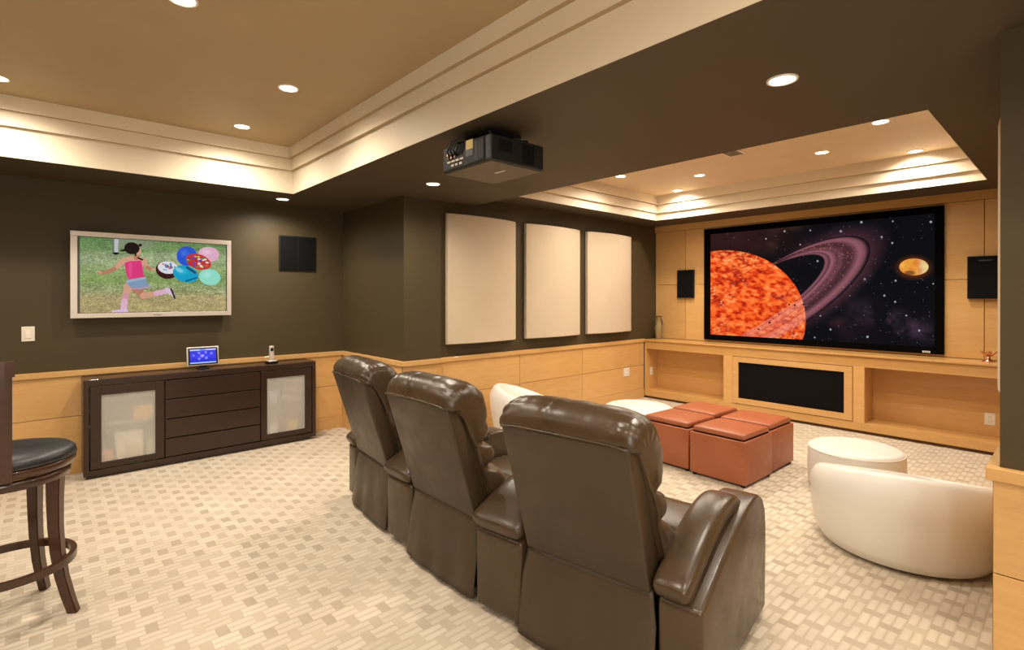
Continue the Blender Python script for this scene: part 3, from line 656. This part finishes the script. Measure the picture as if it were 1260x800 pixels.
# ================================================================ wall plates
def plate(name, label, cat, loc, rz, kind):
    t_ = thing(name, label, cat, loc, rz)
    w_ = .07 if kind == 'double' else .04
    box('cover_plate', -w_, w_, -.006, -.0003, -.06, .06, 'white_plastic', t_, .003)
    if kind == 'switch': box('rocker', -.018, .018, -.011, -.006, -.035, .035, 'lamp_trim', t_, .002)
    else:
        for u_ in ((-.032, .032) if kind == 'double' else (0,)):
            for z_ in (-.025, .025):
                so = box('socket', u_-.016, u_+.016, -.009, -.006, z_-.014, z_+.014, 'lamp_trim', t_, .002)
                for d in (-.006, .006): box('slot', u_+d-.0015, u_+d+.0015, -.0096, -.0088, z_-.006, z_+.006, 'black', so)
    return t_
plate('light_switch', 'cream rocker light switch on the olive wall below the television', 'switch', (-.104, YL, 1.197), 0, 'switch')
plate('wall_outlet', 'white double outlet plate on maple wainscot near the console', 'outlet', (6.18, YT-.018, .420), 0, 'double')
plate('wall_outlet', 'white outlet inside left open shelf of the console', 'outlet', (6.76, YZ-.02, .385), 0, 'single')
plate('wall_outlet', 'white outlet inside right open shelf of the console', 'outlet', (XF-.03, .640, .29), -PI/2, 'single')

# ================================================================ vase and ornament on the console
vz = thing('glass_vase', 'slender amber glass vase on left end of the console', 'vase', (6.79, 4.275, .868))
prof = [(.036, 0), (.040, .004), (.038, .03), (.052, .10), (.056, .16), (.045, .21), (.026, .245), (.024, .27), (.034, .31), (.050, .335), (.052, .34), (.047, .338), (.030, .31), (.020, .27), (.022, .245), (.040, .21), (.050, .16), (.046, .10), (.033, .03), (.030, .012), (.001, .010)]
bm = bmesh.new(); lathe(bm, prof, 28, cap=False); obj('vase_body', bm, 'amber_glass', vz, True)
bm = bmesh.new(); lathe(bm, [(.048, .334), (.054, .336), (.055, .342), (.049, .344)], 28, cap=False); obj('rim', bm, 'stool_wood', vz, True)
bm = bmesh.new(); tube(bm, [(.056, -.01, .30), (.075, -.02, .25), (.05, -.02, .20), (.066, -.02, .15), (.055, -.02, .08), (.045, -.01, .02)], .007, 8); obj('handle', bm, 'stool_wood', vz, True)
og = thing('copper_ornament', 'small rose copper ornament at right end of the console ledge', 'ornament', (6.80, .638, .868))
bm = bmesh.new(); lathe(bm, [(.001, 0), (.05, 0), (.045, .012), (.015, .03), (.012, .05)], 20, cap=False); obj('foot', bm, 'copper', og, True)
for i in range(6):
    bm = bmesh.new(); bmesh.ops.create_uvsphere(bm, u_segments=12, v_segments=8, radius=1); an = i*PI/3
    for v in bm.verts: v.co = Matrix.Rotation(an, 3, 'Z') @ (Matrix.Rotation(-.7, 3, 'Y') @ Vector((v.co.x*.042, v.co.y*.022, v.co.z*.010)) + Vector((.036, 0, .075)))
    obj('petal', bm, 'copper', og, True)
bm = bmesh.new(); bmesh.ops.create_uvsphere(bm, u_segments=12, v_segments=8, radius=.018)
for v in bm.verts: v.co.z += .075
obj('centre', bm, 'copper', og, True)

# ================================================================ recliners
def sgnp(a, p): return math.copysign(abs(a)**p, a)
def pad_sweep(path, hw, hh, inner, width_fn, N=40, K=20, p=.55, endn=5):
    """rounded cushion swept along a (u,z) path; v spans [inner, inner+width_fn(u)]"""
    bm = bmesh.new(); rings = []
    pts = []
    seg = [Vector((a, b)) for a, b in path]
    def at(t):
        f = t*(len(seg)-1); i = min(int(f), len(seg)-2); f -= i
        p0 = seg[max(i-1, 0)]; p1 = seg[i]; p2 = seg[i+1]; p3 = seg[min(i+2, len(seg)-1)]
        return .5*((2*p1)+(p2-p0)*f+(2*p0-5*p1+4*p2-p3)*f*f+(3*p1-p0-3*p2+p3)*f**3)
    for i in range(N+1):
        t = i/N; tt = .5-.5*math.cos(PI*t); c = at(tt); d = (at(min(1, tt+.01))-at(max(0, tt-.01))).normalized(); nrm = Vector((-d.y, d.x))
        e = (1-abs(2*tt-1)**(endn*2.2))**(1/2.6) if 0 < i < N else 0.0
        e = max(e, .02); wv = width_fn(c.x)/2; vc = inner+wv
        r = []
        for k_ in range(K):
            a = 2*PI*k_/K; cv_ = sgnp(math.cos(a), p)*wv*(.55+.45*e if e > .02 else .45); cn = sgnp(math.sin(a), p)*hh*e
            q = c+nrm*cn; r.append(bm.verts.new((q.x, vc+cv_, q.y)))
        rings.append(r)
    for A, B in zip(rings, rings[1:]):
        for k_ in range(K): bm.faces.new((A[k_], A[(k_+1) % K], B[(k_+1) % K], B[k_]))
    bm.faces.new(rings[0]); bm.faces.new(rings[-1]); return bm
def wprism(prof, inner, width_fn, bev=.008):
    bm = bmesh.new(); A = [bm.verts.new((u, inner, z)) for u, z in prof]; B = [bm.verts.new((u, inner+width_fn(u), z)) for u, z in prof]
    n = len(prof); bm.faces.new(A); bm.faces.new(B[::-1])
    for i in range(n): bm.faces.new((A[i], B[i], B[(i+1) % n], A[(i+1) % n]))
    bmesh.ops.recalc_face_normals(bm, faces=bm.faces[:])
    ed = [e for e in bm.edges if len(e.link_faces) == 2 and e.calc_face_angle(0) > .5]
    bmesh.ops.bevel(bm, geom=ed, offset=bev, segments=3, affect='EDGES', profile=.5); return bm
def smooth_split(o, a=35):
    for p in o.data.polygons: p.use_smooth = True
    o.modifiers.new('edges', 'EDGE_SPLIT').split_angle = math.radians(a); return o
ARM_BODY = [(.05, .03), (.90, .03), (.915, .30), (.915, .42), (.90, .50), (.86, .56), (.80, .590), (.73, .600), (.64, .592), (.50, .555), (.36, .515), (.22, .46), (.05, .395)]
PAD = [(.025, .430), (.10, .470), (.22, .530), (.36, .580), (.48, .602), (.58, .598), (.66, .568)]
def arm(parent, inner, wb, wf, padw=None, seed=0):
    wfun = lambda u: math.copysign(abs(wb)+(abs(wf)-abs(wb))*max(0, min(1, u/.9)), wb)
    a = obj('armrest', wprism(ARM_BODY, inner, wfun, .018), 'brown_leather', parent); smooth_split(a, 50)
    ov = .014*(1 if wb > 0 else -1)
    pf = (lambda u: wfun(u)+2*ov) if padw is None else (lambda u: math.copysign(padw, wb))
    pd = obj('arm_pad', pad_sweep(PAD, 0, .044, inner-ov, pf), 'brown_leather', a, True)
    return a
def recliner(label, loc, rz, arms, seed):
    t_ = thing('recliner', label, 'recliner', loc, rz, 'row of brown leather theatre recliners')
    # rear shell
    sh = [(.052, .395), (-.128, .972), (-.07, .985), (.21, .41)]
    o = obj('back_shell', wprism(sh, -.29, lambda u: .58, .010), 'brown_vinyl', t_); smooth_split(o, 40)
    # plump front and head cushion
    sec = [(-.112, .962), (-.128, .976), (-.128, 1.005), (-.116, 1.040), (-.086, 1.072), (-.04, 1.088), (.015, 1.086), (.065, 1.066), (.108, 1.025), (.136, .97), (.150, .91), (.152, .85), (.138, .800),
           (.112, .772), (.160, .752), (.188, .715), (.180, .675), (.158, .648), (.215, .622), (.262, .58), (.280, .53), (.272, .47), (.235, .43), (.16, .44), (.10, .55), (.04, .72), (-.02, .87), (-.07, .945)]
    n = len(sec); K = 110; M_ = 56; bm = bmesh.new(); rings = []
    sv = [Vector(p) for p in sec]
    def sp(t):
        f = (t % 1)*n; i = int(f) % n; f -= int(f); p0, p1, p2, p3 = sv[(i-1) % n], sv[i], sv[(i+1) % n], sv[(i+2) % n]
        return .5*((2*p1)+(p2-p0)*f+(2*p0-5*p1+4*p2-p3)*f*f+(3*p1-p0-3*p2+p3)*f**3)
    base = [sp(k_/K) for k_ in range(K)]; nr = []
    for k_ in range(K):
        d = (base[(k_+1) % K]-base[k_-1]).normalized(); nr.append(Vector((-d.y, d.x)))
    if (base[int(K*5/n)]+nr[int(K*5/n)]*.01).y < base[int(K*5/n)].y: nr = [-v for v in nr]
    for j in range(M_+1):
        t = -math.cos(PI*j/M_); t = sgnp(t, 1.0); v_ = .305*t
        s = (1-abs(t)**9)**(1/3.5) if 0 < j < M_ else .0
        r = []
        for k_, p in enumerate(base):
            z = min(max(p.y, .45), .97); f = (z-.45)/.52; ax = Vector((.12-.15*f, z if p.y <= .97 else .975))
            sc_ = .30+.70*s; q = ax+(p-ax)*sc_
            top = max(0, min(1, (p.y-.9)/.12)); side = abs(t)**4; fr0 = .7 if p.x > .02 else 0
            # gathers: fine across the width, long round the roll
            g = noise.noise(Vector((v_*20+seed*7, k_*.05, seed)))*.011*top*(.3+.7*side)
            g += abs(noise.noise(Vector((v_*55+seed*3, k_*.05, 5+seed))))*.018*top*side
            g += (.5-abs(noise.noise(Vector((k_*.34+v_*9, v_*5+seed*2, 8+seed))))*2)*.012*side*max(top, fr0)
            g -= math.exp(-((abs(v_+.01)-.098)/.007)**2)*.007*top
            g += noise.noise(Vector((v_*8, k_*.16, seed+9)))*.012*(1-top)-abs(noise.noise(Vector((v_*10, k_*.30, seed+4))))*.010*(1-top)*(.3+.7*side)
            g += -abs(math.sin(k_*.55+noise.noise(Vector((v_*6, seed, 0)))*2))*.006*(1-top)*side
            q = q+nr[k_]*g*s
            pinch = math.exp(-((p.y-.772)/.020)**2)+math.exp(-((p.y-.648)/.022)**2)
            fr = 1 if p.x > 0.02 else max(0, min(1, (p.y-.96)/.03))
            bulge = .016*fr*(1-pinch)*abs(t)**3
            droop = .026*abs(t)**4*max(0, min(1, (p.y-.90)/.10))
            r.append(bm.verts.new((q.x, v_+math.copysign(bulge, t)+noise.noise(Vector((k_*.35, seed, 2)))*.003*side*fr, q.y-droop)))
        rings.append(r)
    for A, B in zip(rings, rings[1:]):
        for k_ in range(K): bm.faces.new((A[k_], A[(k_+1) % K], B[(k_+1) % K], B[k_]))
    bm.faces.new(rings[0]); bm.faces.new(rings[-1])
    bk = obj('back_cushion', bm, 'brown_leather', t_, True)
    # seam piping along rear head edge
    bm = bmesh.new(); tube(bm, [(-.130+noise.noise(Vector((i*.7, seed, 3)))*.002, -.286+.572*i/24, .976-.010*abs(i/12-1)**6) for i in range(25)], .0045, 6); obj('seam_piping', bm, 'brown_leather', bk, True)
    # seat, footrest
    def cushion(name, u0, u1, v0, v1, z0, z1, bulge, par=t_):
        bm = bmesh.new(); bx(bm, u0, u1, v0, v1, z0, z1, .03, 3)
        bmesh.ops.subdivide_edges(bm, edges=[e for e in bm.edges if e.calc_length() > .12], cuts=5, use_grid_fill=True)
        for v in bm.verts:
            a = (v.co.x-(u0+u1)/2)/((u1-u0)/2); b = (v.co.y-(v0+v1)/2)/((v1-v0)/2)
            if v.co.z > (z0+z1)/2: v.co.z += bulge*(1-a*a)*(1-b*b)+noise.noise(v.co*9+Vector((seed, 0, 0)))*.004
        return obj(name, bm, 'brown_leather', par, True)
    cushion('seat_cushion', .16, .50, -.285, .285, .30, .455, .015); cushion('seat_cushion', .505, .86, -.285, .285, .30, .45, .02)
    cushion('footrest', .862, .93, -.285, .285, .09, .43, 0)
    box('base_frame', .09, .86, -.28, .28, .03, .30, 'matte_black', t_)
    # rear skirt
    bm = bmesh.new(); NX, NZ = 36, 12; g = []
    for i in range(NX+1):
        v_ = -.312+.624*i/NX; col = []
        for j in range(NZ+1):
            f = j/NZ; wv = math.sin(i*.55+seed)*.004*f+noise.noise(Vector((v_*7, f*2, seed)))*.012*f
            ed = .012*(abs(v_)/.312)**8
            col.append((.056-.052*f+wv+ed, v_*(.94+.06*min(1, f*3)), .405-.38*f))
        g.append(col)
    F = [[bm.verts.new(p) for p in c] for c in g]; Bk = [[bm.verts.new((p[0]+.008, p[1], p[2])) for p in c] for c in g]
    for i in range(NX):
        for j in range(NZ):
            bm.faces.new((F[i][j], F[i+1][j], F[i+1][j+1], F[i][j+1])); bm.faces.new((Bk[i][j], Bk[i][j+1], Bk[i+1][j+1], Bk[i+1][j]))
    for i in range(NX): bm.faces.new((F[i][NZ], F[i+1][NZ], Bk[i+1][NZ], Bk[i][NZ])); bm.faces.new((F[i][0], Bk[i][0], Bk[i+1][0], F[i+1][0]))
    for j in range(NZ): bm.faces.new((F[0][j], F[0][j+1], Bk[0][j+1], Bk[0][j])); bm.faces.new((F[NX][j], Bk[NX][j], Bk[NX][j+1], F[NX][j+1]))
    obj('rear_skirt', bm, 'brown_vinyl', t_, True)
    for a in arms: arm(t_, *a)
    return t_
recliner('brown leather recliner farthest from the viewer, beside the return wall', (1.605, 3.275, 0), math.radians(-6), [(.315, .155, .155, .155)], 1)
recliner('brown leather recliner in middle of the theatre row', (1.528, 2.315, 0), math.radians(0), [(.322, .285, .17)], 2)
recliner('largest nearest brown leather recliner with curved right armrest', (1.572, 1.362, 0), math.radians(8.5), [(.322, .285, .165), (-.318, -.165, -.165, .142)], 3)

# ================================================================ rust ottomans
def ottoman(label, x, y, rz):
    t_ = thing('cube_ottoman', label, 'ottoman', (x, y, 0), rz, 'four rust leather cube ottomans'); h = .238
    o = obj('body', bx(bmesh.new(), -h, h, -h, h, .022, .362, .008, 3), 'rust_leather', t_); smooth_split(o)
    bm = bmesh.new(); bx(bm, -h+.018, h-.018, -h+.018, h-.018, .368, .410, .014, 3)
    bmesh.ops.subdivide_edges(bm, edges=[e for e in bm.edges if e.calc_length() > .2], cuts=6, use_grid_fill=True)
    for v in bm.verts:
        if v.co.z > .39: v.co.z += .010*(1-(v.co.x/h)**4)*(1-(v.co.y/h)**4)
    obj('lid_cushion', bm, 'rust_leather', t_, True)
    obj('lid_shadow_gap', bx(bmesh.new(), -h+.02, h-.02, -h+.02, h-.02, .36, .368), 'matte_black', t_)
    for a in (-1, 1):
        for b in (-1, 1):
            bm = bmesh.new(); lathe(bm, [(.016, 0), (.019, .024)], 12, (a*(h-.03), b*(h-.03))); obj('foot', bm, 'black', t_)
    return t_
ottoman('rust leather cube ottoman nearest the viewer, front right of four', 4.285, 2.005, math.radians(-2))
ottoman('rust leather cube ottoman at rear right of the four', 4.778, 2.010, math.radians(-1))
ottoman('rust leather cube ottoman at front left, beside the nearest recliner head', 4.328, 2.502, math.radians(-3))
ottoman('rust leather cube ottoman at rear left of the four', 4.820, 2.515, math.radians(-2))

# ================================================================ white lounge seats and poufs
def pouf(label, x, y, r, h, rz=0, sx=1.0):
    t_ = thing('round_pouf', label, 'pouf', (x, y, 0), rz, 'white leather poufs')
    bm = bmesh.new(); lathe(bm, [(r*.90, .012), (r*.97, .02), (r, .05), (r*1.01, h*.5), (r, h-.05), (r*.985, h-.02), (r*.95, h-.004), (r*.90, h+.004), (r*.6, h+.012), (r*.3, h+.016), (.01, h+.017)], 56)
    for v in bm.verts: v.co.x *= sx
    obj('cushion', bm, 'white_leather', t_, True)
    bm = bmesh.new(); tube(bm, [(r*.985*sx*math.cos(2*PI*i/56), r*.985*math.sin(2*PI*i/56), h-.018) for i in range(56)], .0045, 6, True); obj('seam_piping', bm, 'white_leather', t_, True)
    bm = bmesh.new(); lathe(bm, [(r*.8, 0), (r*.8, .014)], 32); 
    for v in bm.verts: v.co.x *= sx
    obj('base', bm, 'black', t_)
    return t_
def lounge(label, x, y, rz, R=.455, hi=.155):
    """bowl lounge chair; back towards local -x"""
    t_ = thing('lounge_chair', label, 'chair', (x, y, 0), rz, 'white leather bowl lounge chairs')
    bm = bmesh.new(); N = 80; prof_n = 0; cols = []
    for i in range(N):
        a = 2*PI*i/N; b = .5-.5*math.cos(a); b = b**1.15   # 0 front, 1 back
        rim = .345+hi*b; ro = R*(.93+.16*b); lean = .0
        P_ = [(R*.80, .012), (R*.90, .03), (R*.97, .09), (R*(1.0+.03*b), .20), (ro+.005*b, .20+(rim-.20)*.45), (ro+.014*b, rim-.10), (ro-.002, rim-.055), (ro-.022, rim-.020), (ro-.050, rim-.002), (ro-.078, rim-.004), (ro-.105, rim-.03), (ro-.125-.02*b, rim-.08*b-.034), (R*.70, .355+.02*b), (R*.5, .345), (R*.25, .345)]
        cols.append([bm.verts.new((r_*math.cos(a), r_*math.sin(a)*1.02, z_)) for r_, z_ in P_])
    for i in range(N):
        A, B = cols[i], cols[(i+1) % N]
        for q in range(len(A)-1): bm.faces.new((A[q], B[q], B[q+1], A[q+1]))
    bm.faces.new([c[0] for c in cols]); bm.faces.new([c[-1] for c in cols])
    obj('shell_cushion', bm, 'white_leather', t_, True)
    bm = bmesh.new(); lathe(bm, [(R*.74, 0), (R*.74, .014)], 40); obj('base', bm, 'black', t_)
    return t_
lounge('white leather bowl lounge chair at right, back to the viewer', 3.81, .745, math.radians(14), .452, .20)
lounge('white leather bowl lounge chair mostly hidden behind the brown recliners', 3.68, 3.70, math.radians(-42), .43, .27)
pouf('round white leather pouf in front of the right lounge chair', 4.66, 1.20, .32, .335)
pouf('round white leather pouf behind the rust ottomans, left side', 4.60, 3.14, .345, .36)

# ================================================================ bar stool
st = thing('bar_stool', 'dark wooden swivel bar stool with round black leather seat', 'stool', (-.130, 3.352, 0), math.radians(0))
bm = bmesh.new(); lathe(bm, [(.01, .70), (.235, .70), (.243, .715), (.245, .73), (.238, .742), (.01, .742)], 56); obj('seat_ring', bm, 'stool_wood', st, True)
bm = bmesh.new(); lathe(bm, [(.01, .742), (.238, .742), (.246, .752), (.243, .768), (.222, .786), (.17, .797), (.09, .802), (.005, .803)], 56); obj('seat_cushion', bm, 'black_leather', st, True)
bm = bmesh.new(); tube(bm, [(.244*math.cos(2*PI*i/56), .244*math.sin(2*PI*i/56), .746) for i in range(56)], .0035, 6, True); obj('seat_piping', bm, 'black_leather', st, True)
bm = bmesh.new(); lathe(bm, [(.205, .645), (.222, .648), (.225, .685), (.215, .69), (.20, .69), (.20, .648)], 48, cap=False); obj('apron', bm, 'stool_wood', st, True)
bm = bmesh.new(); lathe(bm, [(.09, .688), (.09, .702)], 24); obj('swivel_plate', bm, 'black', st)
# four sabre legs
aL = math.atan2(3.23-3.355, .226); 
for q in range(4):
    an = aL+q*PI/2+.0; bm = bmesh.new(); rings = []
    pr = [(.188, .685, .030), (.186, .55, .027), (.188, .42, .025), (.196, .30, .024), (.213, .18, .023), (.238, .08, .022), (.262, .0, .021)]
    for r_, z_, h_ in pr:
        c = Vector((math.cos(an), math.sin(an), 0)); s = Vector((-math.sin(an), math.cos(an), 0))
        rings.append([bm.verts.new(c*(r_+a*h_)+s*(b*h_*.85)+Vector((0, 0, z_))) for a, b in ((-1, -1), (1, -1), (1, 1), (-1, 1))])
    for A, B in zip(rings, rings[1:]):
        for k_ in range(4): bm.faces.new((A[k_], A[(k_+1) % 4], B[(k_+1) % 4], B[k_]))
    bm.faces.new(rings[0]); bm.faces.new(rings[-1]); bmesh.ops.recalc_face_normals(bm, faces=bm.faces[:])
    bmesh.ops.bevel(bm, geom=[e for e in bm.edges if e.calc_face_angle(0) > .9], offset=.004, segments=2, affect='EDGES')
    smooth_split(obj('leg', bm, 'stool_wood', st), 50)
bm = bmesh.new(); rr0, rr1 = .222, .246; R4 = []
for i in range(56):
    a = 2*PI*i/56; R4.append([bm.verts.new((r_*math.cos(a), r_*math.sin(a), z_)) for r_, z_ in ((rr0, .235), (rr1, .235), (rr1, .268), (rr0, .268))])
for i in range(56):
    A, B = R4[i], R4[(i+1) % 56]
    for k_ in range(4): bm.faces.new((A[k_], A[(k_+1) % 4], B[(k_+1) % 4], B[k_]))
smooth_split(obj('foot_ring', bm, 'stool_wood', st), 50)
# curved backrest at the viewer side of the seat
def arc_panel(bm, r0, r1, a0, a1, z0, z1, n=14):
    L = []
    for i in range(n+1):
        a = a0+(a1-a0)*i/n; L.append([bm.verts.new((r_*math.cos(a), r_*math.sin(a), z_)) for r_, z_ in ((r0, z0), (r1, z0), (r1, z1), (r0, z1))])
    for A, B in zip(L, L[1:]):
        for k_ in range(4): bm.faces.new((A[k_], A[(k_+1) % 4], B[(k_+1) % 4], B[k_]))
    bm.faces.new(L[0]); bm.faces.new(L[-1]); return bm
ba = -PI/2-.71
b0, b1 = ba-.80, ba+.80
bm = arc_panel(bmesh.new(), .243, .268, b0, b0+.12,   .70, 1.155); o = obj('back_post', bm, 'stool_wood', st)
bm = arc_panel(bmesh.new(), .243, .268, b1-.22, b1,   .70, 1.155); o = obj('back_post', bm, 'stool_wood', st)
bm = arc_panel(bmesh.new(), .238, .276, b0-.03, b1+.03, 1.155, 1.22); obj('top_rail', bm, 'stool_wood', st)
bm = arc_panel(bmesh.new(), .246, .262, b0+.14, b1-.24, .86, 1.12); obj('back_splat', bm, 'stool_wood', st)
